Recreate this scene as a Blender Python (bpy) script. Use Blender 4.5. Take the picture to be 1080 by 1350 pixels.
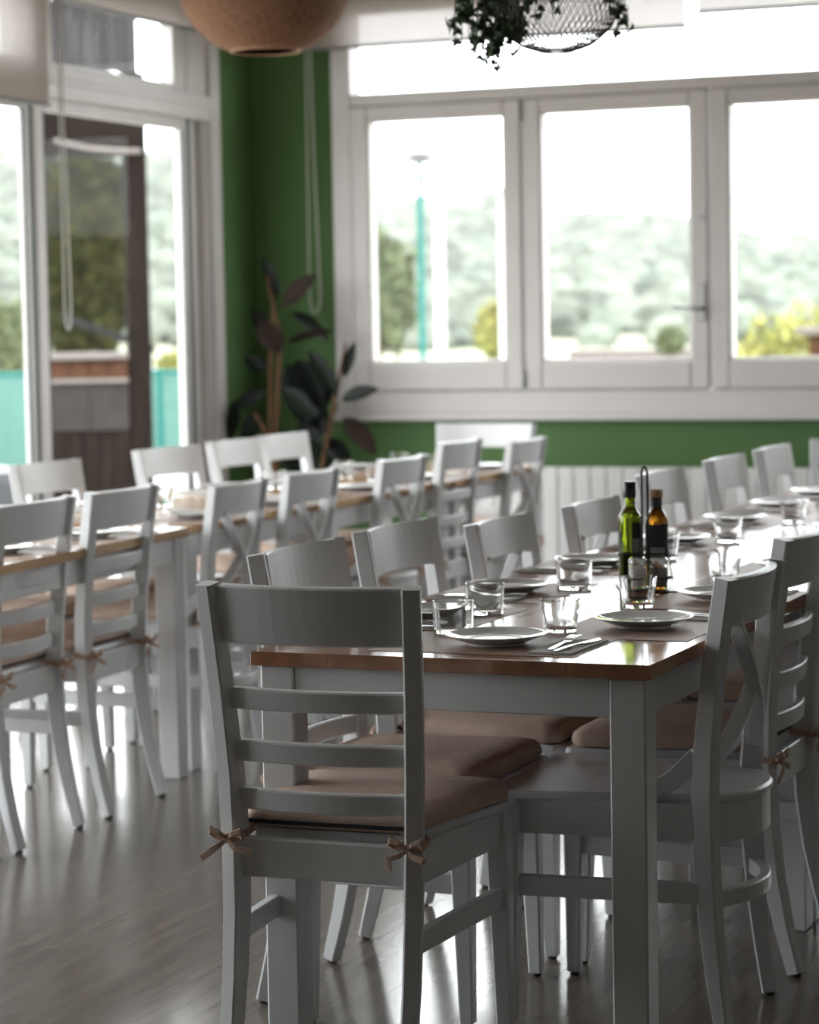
import bpy, bmesh, math, random
import numpy as np
from mathutils import Vector, Matrix
random.seed(7); RNG = np.random.default_rng(7)
for o in list(bpy.data.objects): bpy.data.objects.remove(o)
SC = bpy.context.scene
COL = SC.collection
PI = math.pi

# ------------------------------------------------------------------ camera, sky, light portals, exposure
F_PX, YAW, PITCH, ROLL, CAM_H = 3344.7, .385281, .0748712, .0176947, 1.35
cd = bpy.data.cameras.new('camera'); cam = bpy.data.objects.new('camera', cd); COL.objects.link(cam)
cd.sensor_fit = 'HORIZONTAL'; cd.sensor_width = 24.0; cd.lens = 24.0 * F_PX / 1080
cd.clip_start = .05; cd.clip_end = 4000
fw = Vector((-math.sin(YAW) * math.cos(PITCH), math.cos(YAW) * math.cos(PITCH), -math.sin(PITCH)))
rt = Vector((math.cos(YAW), math.sin(YAW), 0)); up = rt.cross(fw)
R_ = math.cos(ROLL) * rt - math.sin(ROLL) * up; U_ = math.sin(ROLL) * rt + math.cos(ROLL) * up
cam.matrix_world = Matrix(((R_.x, U_.x, -fw.x, 0), (R_.y, U_.y, -fw.y, 0), (R_.z, U_.z, -fw.z, CAM_H), (0, 0, 0, 1)))
cd.dof.use_dof = True; cd.dof.focus_distance = 4.45; cd.dof.aperture_fstop = 4.0
SC.camera = cam

world = bpy.data.worlds.new('overcast'); SC.world = world; world.use_nodes = True
bg = world.node_tree.nodes['Background']; bg.inputs[0].default_value = (.96, .975, 1.0, 1); bg.inputs[1].default_value = 6.5
SC.view_settings.view_transform = 'Standard'; SC.view_settings.look = 'None'
SC.view_settings.exposure = 0.22; SC.view_settings.gamma = 1.0; SC.view_settings.use_curve_mapping = False
SC.cycles.use_denoising = True
SC.cycles.max_bounces = 14; SC.cycles.diffuse_bounces = 5; SC.cycles.glossy_bounces = 5
SC.cycles.transmission_bounces = 10; SC.cycles.transparent_max_bounces = 24
SC.cycles.sample_clamp_indirect = 6; SC.cycles.blur_glossy = .6

def portal(name, loc, rot, sx, sy):
    l = bpy.data.lights.new(name, 'AREA'); l.shape = 'RECTANGLE'; l.size = sx; l.size_y = sy
    l.cycles.is_portal = True
    o = bpy.data.objects.new(name, l); o.location = loc; o.rotation_euler = rot; COL.objects.link(o)
portal('sky_portal_back', (-1.9, 11.22, 1.9), (-PI / 2, 0, 0), 5.9, 2.0)      # skylight entering the back windows
portal('sky_portal_left', (-5.42, 6.65, 1.4), (0, -PI / 2, 0), 2.8, 8.1)       # skylight entering the terrace doors

# ------------------------------------------------------------------ node materials
def srgb(r, g, b):
    f = lambda c: (c / 255 / 12.92) if c / 255 <= .04045 else ((c / 255 + .055) / 1.055) ** 2.4
    return (f(r), f(g), f(b), 1)
def mat(name, col, rough=.5, metal=0, spec=.5, var=0.0, scale=8, stretch=(1, 1, 1), bump=0, bscale=60, bstretch=(1, 1, 1), rand=0.0, coat=0, rvar=0.0, island=0.0, col2=None):
    m = bpy.data.materials.new(name); m.use_nodes = True; nt = m.node_tree; N = nt.nodes; L = nt.links
    b = N['Principled BSDF']; b.inputs['Base Color'].default_value = col if len(col) == 4 else (*col, 1)
    b.inputs['Roughness'].default_value = rough; b.inputs['Metallic'].default_value = metal
    b.inputs['Specular IOR Level'].default_value = spec; b.inputs['Coat Weight'].default_value = coat
    tc = N.new('ShaderNodeTexCoord')
    def mapped(s, st):
        mp = N.new('ShaderNodeMapping'); mp.inputs['Scale'].default_value = (s * st[0], s * st[1], s * st[2])
        L.new(tc.outputs['Object'], mp.inputs[0]); return mp
    src = None
    if var or col2 is not None:
        nz = N.new('ShaderNodeTexNoise'); nz.inputs['Scale'].default_value = 1; nz.inputs['Detail'].default_value = 5
        L.new(mapped(scale, stretch).outputs[0], nz.inputs['Vector'])
        rp = N.new('ShaderNodeValToRGB'); e = rp.color_ramp.elements
        c = b.inputs['Base Color'].default_value[:]
        e[0].position = .3; e[1].position = .7
        e[0].color = (*[x * (1 - var) for x in c[:3]], 1)
        e[1].color = (*[min(1, x * (1 + var)) for x in c[:3]], 1) if col2 is None else (*col2[:3], 1)
        L.new(nz.outputs['Fac'], rp.inputs[0]); src = rp.outputs[0]
        if rvar:
            mr = N.new('ShaderNodeMapRange'); mr.inputs[3].default_value = rough - rvar; mr.inputs[4].default_value = rough + rvar
            L.new(nz.outputs['Fac'], mr.inputs[0]); L.new(mr.outputs[0], b.inputs['Roughness'])
    if rand or island:
        hv = N.new('ShaderNodeHueSaturation')
        if src: L.new(src, hv.inputs['Color'])
        else: hv.inputs['Color'].default_value = b.inputs['Base Color'].default_value
        if rand: out = N.new('ShaderNodeObjectInfo').outputs['Random']
        else: out = N.new('ShaderNodeNewGeometry').outputs['Random Per Island']
        k = rand or island
        mr = N.new('ShaderNodeMapRange'); mr.inputs[3].default_value = 1 - k; mr.inputs[4].default_value = 1 + k
        L.new(out, mr.inputs[0]); L.new(mr.outputs[0], hv.inputs['Value'])
        if island:
            mh = N.new('ShaderNodeMapRange'); mh.inputs[3].default_value = .47; mh.inputs[4].default_value = .53
            mm = N.new('ShaderNodeMath'); mm.operation = 'FRACT'; ml = N.new('ShaderNodeMath'); ml.operation = 'MULTIPLY'; ml.inputs[1].default_value = 17.3
            L.new(out, ml.inputs[0]); L.new(ml.outputs[0], mm.inputs[0]); L.new(mm.outputs[0], mh.inputs[0]); L.new(mh.outputs[0], hv.inputs['Hue'])
        src = hv.outputs[0]
    if src: L.new(src, b.inputs['Base Color'])
    if bump:
        nz = N.new('ShaderNodeTexNoise'); nz.inputs['Scale'].default_value = 1; nz.inputs['Detail'].default_value = 4
        L.new(mapped(bscale, bstretch).outputs[0], nz.inputs['Vector'])
        bp = N.new('ShaderNodeBump'); bp.inputs['Strength'].default_value = bump; bp.inputs['Distance'].default_value = .002
        L.new(nz.outputs['Fac'], bp.inputs['Height']); L.new(bp.outputs[0], b.inputs['Normal'])
    return m
def glass_mat(name, col=(1, 1, 1), ior=1.45, rough=0.0):
    m = bpy.data.materials.new(name); m.use_nodes = True; N = m.node_tree.nodes
    b = N['Principled BSDF']; b.inputs['Base Color'].default_value = (*col, 1); b.inputs['Transmission Weight'].default_value = 1
    b.inputs['IOR'].default_value = ior; b.inputs['Roughness'].default_value = rough
    return m
def pane_mat(name, tint=(1, 1, 1)):
    m = bpy.data.materials.new(name); m.use_nodes = True; nt = m.node_tree; N = nt.nodes; L = nt.links
    N.remove(N['Principled BSDF']); out = N['Material Output']
    tr = N.new('ShaderNodeBsdfTransparent'); tr.inputs[0].default_value = (*tint, 1)
    gl = N.new('ShaderNodeBsdfGlossy'); gl.inputs['Roughness'].default_value = .0
    lw = N.new('ShaderNodeLayerWeight'); pw = N.new('ShaderNodeMath'); pw.operation = 'POWER'; pw.inputs[1].default_value = 5
    ma = N.new('ShaderNodeMath'); ma.operation = 'MULTIPLY_ADD'; ma.inputs[1].default_value = .10; ma.inputs[2].default_value = .004
    mx = N.new('ShaderNodeMixShader')
    L.new(lw.outputs['Facing'], pw.inputs[0]); L.new(pw.outputs[0], ma.inputs[0]); L.new(ma.outputs[0], mx.inputs[0])
    L.new(tr.outputs[0], mx.inputs[1]); L.new(gl.outputs[0], mx.inputs[2]); L.new(mx.outputs[0], out.inputs[0])
    return m
def fabric_blind_mat(name):
    m = bpy.data.materials.new(name); m.use_nodes = True; nt = m.node_tree; N = nt.nodes; L = nt.links
    N.remove(N['Principled BSDF']); out = N['Material Output']
    df = N.new('ShaderNodeBsdfDiffuse'); df.inputs[0].default_value = (.46, .39, .33, 1)
    tl = N.new('ShaderNodeBsdfTranslucent'); tl.inputs[0].default_value = (.36, .335, .33, 1)
    tr = N.new('ShaderNodeBsdfTransparent'); tr.inputs[0].default_value = (.95, .93, .92, 1)
    a = N.new('ShaderNodeMixShader'); a.inputs[0].default_value = .45; b = N.new('ShaderNodeMixShader'); b.inputs[0].default_value = .075
    L.new(df.outputs[0], a.inputs[1]); L.new(tl.outputs[0], a.inputs[2]); L.new(a.outputs[0], b.inputs[1]); L.new(tr.outputs[0], b.inputs[2])
    L.new(b.outputs[0], out.inputs[0]); return m

M = {}
M['white'] = mat('white_painted_wood', (.665, .67, .68), .36, var=.05, scale=14, stretch=(1, 1, .25), bump=.25, bscale=90, bstretch=(1, 1, .15))
M['table_white'] = mat('white_painted_table', (.62, .62, .625), .42, var=.06, scale=10, stretch=(1, 1, .25), bump=.15, bscale=80, bstretch=(1, 1, .2))
M['frame'] = mat('white_lacquered_frame', (.56, .53, .515), .4, var=.03, scale=5)
M['wall_white'] = mat('white_wall_paint', (.40, .385, .37), .8, var=.03, scale=2)
M['green'] = mat('green_wall_paint', srgb(72, 103, 55), .75, var=.06, scale=1.5, bump=.1, bscale=120)
M['ceiling'] = mat('ceiling_paint', (.60, .58, .55), .85, var=.03, scale=2)
M['floor'] = mat('floor_laminate', (.150, .126, .105), .17, var=.18, scale=7, stretch=(4, .35, 1), rvar=.05, rand=.06, bump=.03, bscale=40, bstretch=(4, .3, 1))
M['floor_base'] = mat('floor_underlay', (.08, .065, .05), .8)
M['wood'] = mat('varnished_pine', (.30, .145, .085), .11, var=.28, scale=5, stretch=(3.5, .35, 3), rand=.1, rvar=.03, bump=.03, bscale=30, bstretch=(4, .4, 4))
M['wood_pale_lit'] = mat('pale_lit_pine', (.46, .27, .125), .12, var=.25, scale=5, stretch=(3.5, .35, 3), rand=.08, rvar=.03, bump=.03, bscale=30, bstretch=(4, .4, 4))  # paler, yellower pine; stronger light on the rear row is in the colour
M['cushion'] = mat('tan_cushion_fabric', (.54, .41, .335), .95, spec=.2, var=.07, scale=26, bump=.9, bscale=230)
M['tie'] = mat('tan_tie_fabric', (.52, .375, .295), .95, spec=.2, var=.15, scale=60, bump=.4, bscale=400)
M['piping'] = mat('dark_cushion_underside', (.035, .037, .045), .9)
M['rubber'] = mat('black_rubber', (.012, .012, .012), .6)
M['plate'] = mat('grey_white_porcelain', (.66, .67, .67), .07, var=.02, scale=10)
M['steel'] = mat('brushed_steel', (.60, .60, .60), .2, metal=1, var=.05, scale=60)
M['kraft'] = mat('brown_kraft_paper', (.30, .205, .155), .5, var=.08, scale=90, stretch=(1, .3, 1), bump=.15, bscale=200)
M['napkin'] = mat('folded_paper_napkin', (.55, .54, .52), .9, var=.04, scale=60, bump=.2, bscale=200)
M['glass'] = glass_mat('clear_tumbler_glass', (.97, .98, .98))
M['pane'] = pane_mat('window_pane_glass', (.97, .985, .98))
M['oil'] = glass_mat('green_oil_bottle_glass', (.20, .27, .012), 1.47)
M['vinegar'] = glass_mat('amber_vinegar_bottle_glass', (.36, .15, .01), 1.47)
M['black'] = mat('black_satin', (.012, .013, .013), .35)
M['label_dark'] = mat('dark_bottle_label', (.02, .022, .025), .6, var=.3, scale=80)
M['label_grey'] = mat('grey_bottle_label', (.28, .28, .29), .6, var=.15, scale=90)
M['cork'] = mat('tan_bottle_collar', (.38, .22, .12), .6)
M['salt'] = mat('white_salt', (.8, .78, .76), .9, var=.05, scale=300)
M['pepper'] = mat('ground_pepper', (.13, .08, .05), .9, var=.5, scale=500)
M['rattan'] = mat('woven_rattan', (.29, .155, .09), .75, spec=.3, var=.3, scale=60, bump=.3, bscale=200)
M['rattan_rim'] = mat('rattan_rim', (.52, .30, .18), .7, var=.2, scale=60)
M['wire'] = mat('grey_brown_wire', (.08, .066, .058), .5, metal=.4)
M['cord'] = mat('lamp_cord', (.03, .03, .03), .6)
M['lamp_white'] = mat('white_lamp_glass', (.8, .78, .75), .3)
M['ivy'] = mat('ivy_leaf', (.022, .05, .012), .5, rand=.45)
M['rub_leaf'] = mat('rubber_plant_leaf', (.005, .008, .005), .45, spec=.13, rand=.4, var=.2, scale=12)
M['rub_red'] = mat('rubber_plant_leaf_underside', (.020, .012, .008), .6, spec=.12, rand=.35, var=.2, scale=12)
M['rub_stem'] = mat('rubber_plant_stem', (.085, .042, .02), .7, spec=.2, var=.3, scale=30)
M['pot'] = mat('dark_clay_pot', (.05, .04, .035), .6)
M['soil'] = mat('potting_soil', (.03, .02, .015), .95, var=.4, scale=60)
M['radiator'] = mat('white_enamel', (.70, .69, .675), .35)
M['blind'] = fabric_blind_mat('sheer_blind_fabric')
M['bar'] = mat('grey_blind_bar', (.18, .18, .18), .4)
M['chain'] = mat('pale_bead_chain', (.45, .44, .40), .5)
M['gasket'] = mat('dark_green_gasket', (.03, .05, .045), .6)
M['metal_grey'] = mat('grey_metal', (.32, .32, .32), .35, metal=.8)
# outdoors
M['ground'] = mat('pale_ground', (.40, .38, .34), .9, var=.15, scale=.05)
M['terrace'] = mat('terrace_paving', (.40, .38, .35), .8, var=.12, scale=1.0)
M['hill'] = mat('hillside_soil', (.20, .20, .14), .95, var=.3, scale=.02)
M['woods'] = mat('hillside_woods', (.125, .137, .112), .95, spec=.1, island=.35)
M['leaf_yellow'] = mat('yellow_green_leaves', (.25, .245, .075), .8, spec=.2, island=.5)
M['leaf_green'] = mat('mid_green_leaves', (.115, .135, .07), .8, spec=.2, island=.4)
M['leaf_shade'] = mat('shade_darkened_leaves', (.034, .034, .009), .8, spec=.08, island=.6)  # dark copy of the yellow-green leaves; the tree's shade is in the colour
M['bark'] = mat('bark', (.12, .08, .055), .9, var=.3, scale=12, stretch=(1, 1, .2))
M['brown'] = mat('dark_brown_timber', (.011, .0075, .006), .7, spec=.06, var=.25, scale=6, stretch=(3, 3, .3))
M['brown_low'] = mat('brown_counter_boards', (.013, .009, .0075), .7, spec=.06, var=.25, scale=6, stretch=(3, 3, .3))
M['fascia'] = mat('grey_weathered_boards', (.042, .040, .040), .8, spec=.06, var=.25, scale=5, stretch=(3, 3, .3))
M['brick_o'] = mat('orange_brick', (.06, .028, .016), .8, spec=.1, var=.2, scale=12)
M['panel_grey'] = mat('grey_brown_panel', (.033, .028, .027), .7, spec=.06, var=.15, scale=4)
M['cap'] = mat('pale_stone_cap', (.14, .12, .11), .6, spec=.2, var=.08, scale=6)
M['slate'] = mat('slate_roof', (.02, .019, .022), .7, spec=.06, var=.2, scale=5)
M['teal'] = mat('teal_paint', (.012, .12, .105), .6, spec=.2)
M['net'] = mat('teal_windscreen_net', (.075, .165, .14), .85, var=.08, scale=6, bump=.2, bscale=60)
M['pole'] = mat('pale_grey_pole', (.55, .55, .56), .5)
M['bin'] = mat('pale_grey_plastic', (.13, .135, .155), .45)

# ------------------------------------------------------------------ mesh helpers
class MB:
    def __init__(s): s.v = []; s.f = []; s.mi = []; s.mats = []; s.sm = []
    def add(s, vs, fs, m=0, smooth=False):
        o = len(s.v); s.v += [tuple(v) for v in vs]; s.f += [tuple(i + o for i in f) for f in fs]
        s.mi += [m] * len(fs); s.sm += [smooth] * len(fs)
    def box(s, a, b, ch=0.0, m=0):
        x0, y0, z0 = [min(p, q) for p, q in zip(a, b)]; x1, y1, z1 = [max(p, q) for p, q in zip(a, b)]
        if ch <= 0:
            s.add([(x0, y0, z0), (x1, y0, z0), (x1, y1, z0), (x0, y1, z0), (x0, y0, z1), (x1, y0, z1), (x1, y1, z1), (x0, y1, z1)],
                  [(3, 2, 1, 0), (4, 5, 6, 7), (0, 1, 5, 4), (1, 2, 6, 5), (2, 3, 7, 6), (3, 0, 4, 7)], m); return
        bm = bmesh.new(); bmesh.ops.create_cube(bm, size=1)
        for v in bm.verts: v.co = Vector(((x0 + x1) / 2 + v.co.x * (x1 - x0), (y0 + y1) / 2 + v.co.y * (y1 - y0), (z0 + z1) / 2 + v.co.z * (z1 - z0)))
        bmesh.ops.bevel(bm, geom=bm.edges[:], offset=ch, segments=1, affect='EDGES', profile=.5)
        s.frombm(bm, m)
    def frombm(s, bm, m=0, smooth=False):
        bm.verts.index_update(); s.add([v.co[:] for v in bm.verts], [[v.index for v in f.verts] for f in bm.faces], m, smooth); bm.free()
    def sweep(s, pts, sizes, upv=(0, 0, 1), ch=.15, m=0, closed=False, smooth=False):
        """rectangular bar with chamfered edges along pts; sizes = (width along side, height along up) per point or one pair"""
        pts = [Vector(p) for p in pts]; n = len(pts)
        if not isinstance(sizes, list): sizes = [sizes] * n
        vs = []; fs = []
        for i, p in enumerate(pts):
            if closed: t = pts[(i + 1) % n] - pts[i - 1]
            else: t = pts[min(i + 1, n - 1)] - pts[max(i - 1, 0)]
            t.normalize(); u0 = Vector(upv[i] if isinstance(upv, list) else upv)
            sd = t.cross(u0)
            if sd.length < 1e-5: sd = t.cross(Vector((0, 1, 0)))
            sd.normalize(); u = sd.cross(t); u.normalize()
            w, h = sizes[i][0] / 2, sizes[i][1] / 2; c = min(w, h) * 2 * ch
            for a, b in ((w, h - c), (w - c, h), (-w + c, h), (-w, h - c), (-w, -h + c), (-w + c, -h), (w - c, -h), (w, -h + c)):
                vs.append(p + sd * a + u * b)
        k = n if closed else n - 1
        for i in range(k):
            j = (i + 1) % n
            for q in range(8):
                r = (q + 1) % 8; fs.append((i * 8 + q, i * 8 + r, j * 8 + r, j * 8 + q))
        if not closed: fs += [tuple(range(8))[::-1], tuple((n - 1) * 8 + q for q in range(8))]
        s.add(vs, [f[::-1] for f in fs], m, smooth)
    def tube(s, pts, r, seg=8, m=0, closed=False):
        pts = [Vector(p) for p in pts]; n = len(pts); rs = r if isinstance(r, list) else [r] * n
        vs = []; fs = []; prev = None
        for i, p in enumerate(pts):
            t = (pts[(i + 1) % n] - pts[i - 1]) if closed else (pts[min(i + 1, n - 1)] - pts[max(i - 1, 0)])
            t.normalize()
            if prev is None:
                a = t.orthogonal().normalized()
            else:
                a = prev - t * prev.dot(t)
                a = a.normalized() if a.length > 1e-6 else t.orthogonal().normalized()
            prev = a; b = t.cross(a)
            for q in range(seg):
                an = 2 * PI * q / seg; vs.append(p + (a * math.cos(an) + b * math.sin(an)) * rs[i])
        for i in range(n if closed else n - 1):
            j = (i + 1) % n
            for q in range(seg):
                w = (q + 1) % seg; fs.append((i * seg + q, i * seg + w, j * seg + w, j * seg + q))
        if not closed: fs += [tuple(range(seg))[::-1], tuple((n - 1) * seg + q for q in range(seg))]
        s.add(vs, fs, m, True)
    def lathe(s, prof, seg=32, c=(0, 0, 0), m=0, sx=1, sy=1):
        vs = []; fs = []; n = len(prof)
        for r, z in prof:
            for q in range(seg):
                a = 2 * PI * q / seg; vs.append((c[0] + r * math.cos(a) * sx, c[1] + r * math.sin(a) * sy, c[2] + z))
        for i in range(n - 1):
            for q in range(seg):
                w = (q + 1) % seg; fs.append((i * seg + q, i * seg + w, (i + 1) * seg + w, (i + 1) * seg + q))
        if prof[0][0] > 1e-6: fs.append(tuple(range(seg))[::-1])
        if prof[-1][0] > 1e-6: fs.append(tuple((n - 1) * seg + q for q in range(seg)))
        s.add(vs, fs, m, True)
    def mesh(s, name, mats):
        me = bpy.data.meshes.new(name); me.from_pydata(s.v, [], s.f)
        for m in (mats if isinstance(mats, (list, tuple)) else [mats]): me.materials.append(m)
        me.polygons.foreach_set('material_index', s.mi); me.polygons.foreach_set('use_smooth', s.sm)
        me.update()
        if any(s.sm) and hasattr(me, 'set_sharp_from_angle'): me.set_sharp_from_angle(angle=math.radians(38))
        return me
    def obj(s, name, mats, parent=None, **k):
        bm = None
        me = s.mesh(name, mats); o = bpy.data.objects.new(name, me); COL.objects.link(o)
        if parent is not None: o.parent = parent
        for a, b in k.items(): o[a] = b
        return o
def ref(me, name, parent=None, loc=(0, 0, 0), rot=(0, 0, 0), sc=(1, 1, 1), **k):
    o = bpy.data.objects.new(name, me); COL.objects.link(o); o.location = loc; o.rotation_euler = rot; o.scale = sc
    if parent is not None: o.parent = parent
    for a, b in k.items(): o[a] = b
    return o
def tag(o, label, cat, group=None):
    o['label'] = label; o['category'] = cat
    if group: o['group'] = group
    return o
def thing(name, label, cat, loc=(0, 0, 0), rz=0, group=None):
    o = bpy.data.objects.new(name, None); COL.objects.link(o); o.empty_display_size = .1
    o.location = loc; o.rotation_euler = (0, 0, rz); return tag(o, label, cat, group)
def copy_tree(o, parent=None):
    c = o.copy(); COL.objects.link(c); c.parent = parent
    for ch in list(o.children): copy_tree(ch, c)
    return c
def struct(mb, name, m, parent=None):
    o = mb.obj(name, m, parent)
    if parent is None: o['kind'] = 'structure'
    return o
def arc(a, b, bulge, n=8):
    """points from a to b bowed by the vector bulge in the middle"""
    a, b, g = Vector(a), Vector(b), Vector(bulge)
    return [a.lerp(b, i / n) + g * (1 - (2 * i / n - 1) ** 2) for i in range(n + 1)]

# ------------------------------------------------------------------ the room
XL, YB, XR, YF, ZC = -5.27, 11.1, 4.2, -3.2, 3.05
WX0, WX1, WZ0, WZ1 = -4.85, 1.06, .92, 2.85        # back window opening
DY0, DY1, DZ1 = 2.6, 10.70, 2.76                   # terrace door opening
b = MB(); b.box((XL - .1, YF - .1, -.12), (XR + .1, YB + .1, -.014)); floor = struct(b, 'floor', M['floor_base'])
pl = MB(); pl.box((0, 0, -.0135), (.1949, 1, 0)); plank_me = pl.mesh('plank', M['floor'])
r = 0; x = XL
while x < .9:
    y = 2.7 - random.random() * 1.2
    while y < YB:
        y0, y1 = max(y, 2.7), min(y + 1.28, YB); y += 1.2807
        if y1 - y0 > .05: ref(plank_me, 'plank', floor, (x, y0, 0), sc=(1, y1 - y0, 1))
    x += .1955
b = MB(); b.box((x, YF, -.0139), (XR, YB, 0)); b.box((XL, YF, -.0139), (x, 2.7, 0)); b.obj('plank_field', M['floor'], floor)
b = MB(); b.box((XL - .06, YF - .2, ZC), (XR + .2, YB + .25, ZC + .15)); struct(b, 'ceiling', M['ceiling'])
b = MB()
for p, q in (((XL - .06, YB, 0), (WX0, YB + .24, ZC)), ((WX1, YB, 0), (XR, YB + .24, ZC)), ((WX0, YB, 0), (WX1, YB + .24, WZ0)), ((WX0, YB, WZ1), (WX1, YB + .24, ZC))): b.box(p, q)
struct(b, 'wall_back', M['green'])
b = MB()
for p, q in (((XL - .06, DY1, 0), (XL, YB, ZC)), ((XL - .06, YF, 0), (XL, DY0, ZC)), ((XL - .06, DY0, DZ1), (XL, DY1, ZC))): b.box(p, q)
struct(b, 'wall_left', M['green'])
b = MB(); b.box((XR, YF, 0), (XR + .2, YB + .24, ZC)); struct(b, 'wall_right', M['wall_white'])
b = MB(); b.box((XL - .06, YF - .2, 0), (XR + .2, YF, ZC)); struct(b, 'wall_front', M['wall_white'])
# vertical cable trunking in the green corner
b = MB(); b.box((XL + .005, YB - .030, .02), (XL + .03, YB - .002, 2.9), .004); struct(b, 'trim_1', M['green'])
b = MB(); b.box((XL + .002, YB - .020, .0), (WX0 + .9, YB - .001, .09), .004); struct(b, 'baseboard_back', M['frame'])

# back window: outer frame, transom bar, transom panes, six casements with pane, handle, hinge
win = MB(); y0, y1 = YB - .03, YB + .10
win.box((WX0 - .005, y0, WZ0 - .01), (WX0 + .095, y1, WZ1 + .01), .006)
win.box((WX1 - .095, y0, WZ0 - .01), (WX1 + .005, y1, WZ1 + .01), .006)
win.box((WX0 + .095, y0, WZ0 - .01), (WX1 - .095, y1, WZ0 + .105), .006)
win.box((WX0 + .095, y0, WZ1 - .05), (WX1 - .095, y1, WZ1 + .01), .006)
win.box((WX0 + .095, y0, 2.36), (WX1 - .095, y1, 2.42), .006)
window = struct(win, 'window_1', M['frame'])
b = MB(); b.box((WX0 - .02, YB - .055, WZ0 - .035), (WX1 + .02, YB + .0, WZ0 + .004), .006); b.obj('window_sill', M['frame'], window)
b = MB(); b.box((WX0 + .096, YB + .035, 2.421), (WX1 - .096, YB + .041, WZ1 - .051)); b.obj('pane', M['pane'], window, label='long transom pane above the casements')
def casement(xa, xb, handle=None, hinge=None):
    za, zb = 1.027, 2.357
    s = MB(); ya, yb = YB - .045, YB + .045
    s.box((xa, ya, za), (xa + .083, yb, zb), .007); s.box((xb - .083, ya, za), (xb, yb, zb), .007)
    s.box((xa + .083, ya, za), (xb - .083, yb, za + .13), .007); s.box((xa + .083, ya, zb - .062), (xb - .083, yb, zb), .007)
    # glazing bead
    for p, q in (((xa + .083, ya + .012, za + .13), (xa + .093, yb, zb - .062)), ((xb - .093, ya + .012, za + .13), (xb - .083, yb, zb - .062)),
                 ((xa + .093, ya + .012, za + .13), (xb - .093, yb, za + .14)), ((xa + .093, ya + .012, zb - .072), (xb - .093, yb, zb - .062))): s.box(p, q, .003)
    f = s.obj('casement', M['frame'], window)
    p = MB(); p.box((xa + .09, YB + .012, za + .137), (xb - .09, YB + .018, zb - .069)); p.obj('pane', M['pane'], f)
    if handle is not None:
        h = MB(); h.box((handle - .014, ya - .008, 1.33), (handle + .014, ya, 1.50), .004)
        h.tube([(handle, ya - .006, 1.385), (handle, ya - .045, 1.385)], .009, 8)
        h.tube([(handle + .008, ya - .045, 1.383), (handle - .05, ya - .047, 1.388), (handle - .125, ya - .042, 1.40)], [.010, .009, .007], 8)
        h.obj('handle', M['metal_grey'], f, label='grey lever handle')
        h = MB(); h.tube([(handle, ya + .002, 1.79), (handle, ya - .012, 1.79)], .010, 8); h.obj('latch_knob', M['metal_grey'], f)
    if hinge is not None:
        for zz in (1.075, 2.30):
            h = MB(); h.tube([(hinge, ya - .008, zz - .045), (hinge, ya - .008, zz + .045)], .009, 8); h.obj('hinge', M['metal_grey'], f)
    return f
casement(-4.752, -3.905, hinge=-3.902); casement(-3.897, -3.022, handle=-3.05); casement(-3.012, -2.14)
casement(-2.132, -1.26, handle=-1.29); casement(-1.25, -.37); casement(-.36, .965, handle=.0)

# terrace doors on the left: frame with mullions, four sliding leaves, transom panes
df = MB(); xa, xb = XL - .09, XL + .02
df.box((xa, DY1 - .105, 0), (xb, DY1 + .0, DZ1), .006); df.box((xa, DY1 - .0, 0), (xb - .012, DY1 + .012, DZ1), .004)
df.box((xa, DY0, 0), (xb, DY0 + .1, DZ1), .006)
df.box((xa, DY0, DZ1 - .02), (xb, DY1, DZ1 + .09), .006)
df.box((xa, DY0 + .1, 2.285), (xb, DY1 - .105, 2.40), .006); df.box((xa - .01, DY0 + .1, 2.345), (xb + .008, DY1 - .105, 2.37), .004)
df.box((xa, DY0 + .1, 0), (xb, DY1 - .105, .03), .006)
doorf = struct(df, 'door_1', M['frame'])
# upright grooves of the fixed jamb
for yy in (DY1 - .165, DY1 - .135):
    b = MB(); b.box((XL - .06, yy, .03), (XL + .026 - (DY1 - yy) * .12, yy + .018, 2.285), .003); b.obj('jamb_rail', M['frame'], doorf)
def leaf(ya, yb, xo, handle=False):
    s = MB(); x0, x1 = XL - .060 + xo, XL - .03 + xo; z0, z1 = .03, 2.287
    s.box((x0, ya, z0), (x1, ya + .075, z1), .005); s.box((x0, yb - .075, z0), (x1, yb, z1), .005)
    s.box((x0, ya + .075, z0), (x1, yb - .075, z0 + .10), .005); s.box((x0, ya + .075, z1 - .055), (x1, yb - .075, z1), .005)
    f = s.obj('sliding_leaf', M['frame'], doorf)
    p = MB(); p.box((XL - .0585 + xo, ya + .07, z0 + .095), (XL - .0535 + xo, yb - .07, z1 - .05)); p.obj('pane', M['pane'], f)
    g = MB()
    for u in (ya + .068, yb - .076): g.box((x1 - .01, u, z0 + .10), (x1 + .001, u + .008, z1 - .055))
    g.box((x1 - .01, yb - .034, z0), (x1 + .002, yb - .004, z1))
    g.obj('gasket', M['gasket'], f)
    return f
leaf(9.04, 10.425, .025); leaf(7.56, 9.027, .025); leaf(6.05, 7.55, .025); leaf(4.55, 6.04, .025); leaf(2.71, 4.54, .025)
for ya, yb in ((9.115, 10.40), (7.60, 9.03), (6.1, 7.52), (4.6, 6.02), (2.77, 4.52)):
    s = MB(); x0, x1 = XL - .075, XL - .005
    s.box((x0, ya - .06, 2.39), (x1 + .01, ya + .07, DZ1), .005); s.box((x0, yb - .12, 2.39), (x1, yb, DZ1), .005)
    s.box((x0, ya + .07, 2.39), (x1, yb - .12, 2.435), .005); s.box((x0, ya + .07, DZ1 - .05), (x1, yb - .12, DZ1), .005)
    f = s.obj('transom_sash', M['frame'], doorf)
    p = MB(); p.box((XL - .04, ya + .065, 2.43), (XL - .034, yb - .115, DZ1 - .045)); p.obj('pane', M['pane'], f)
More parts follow.
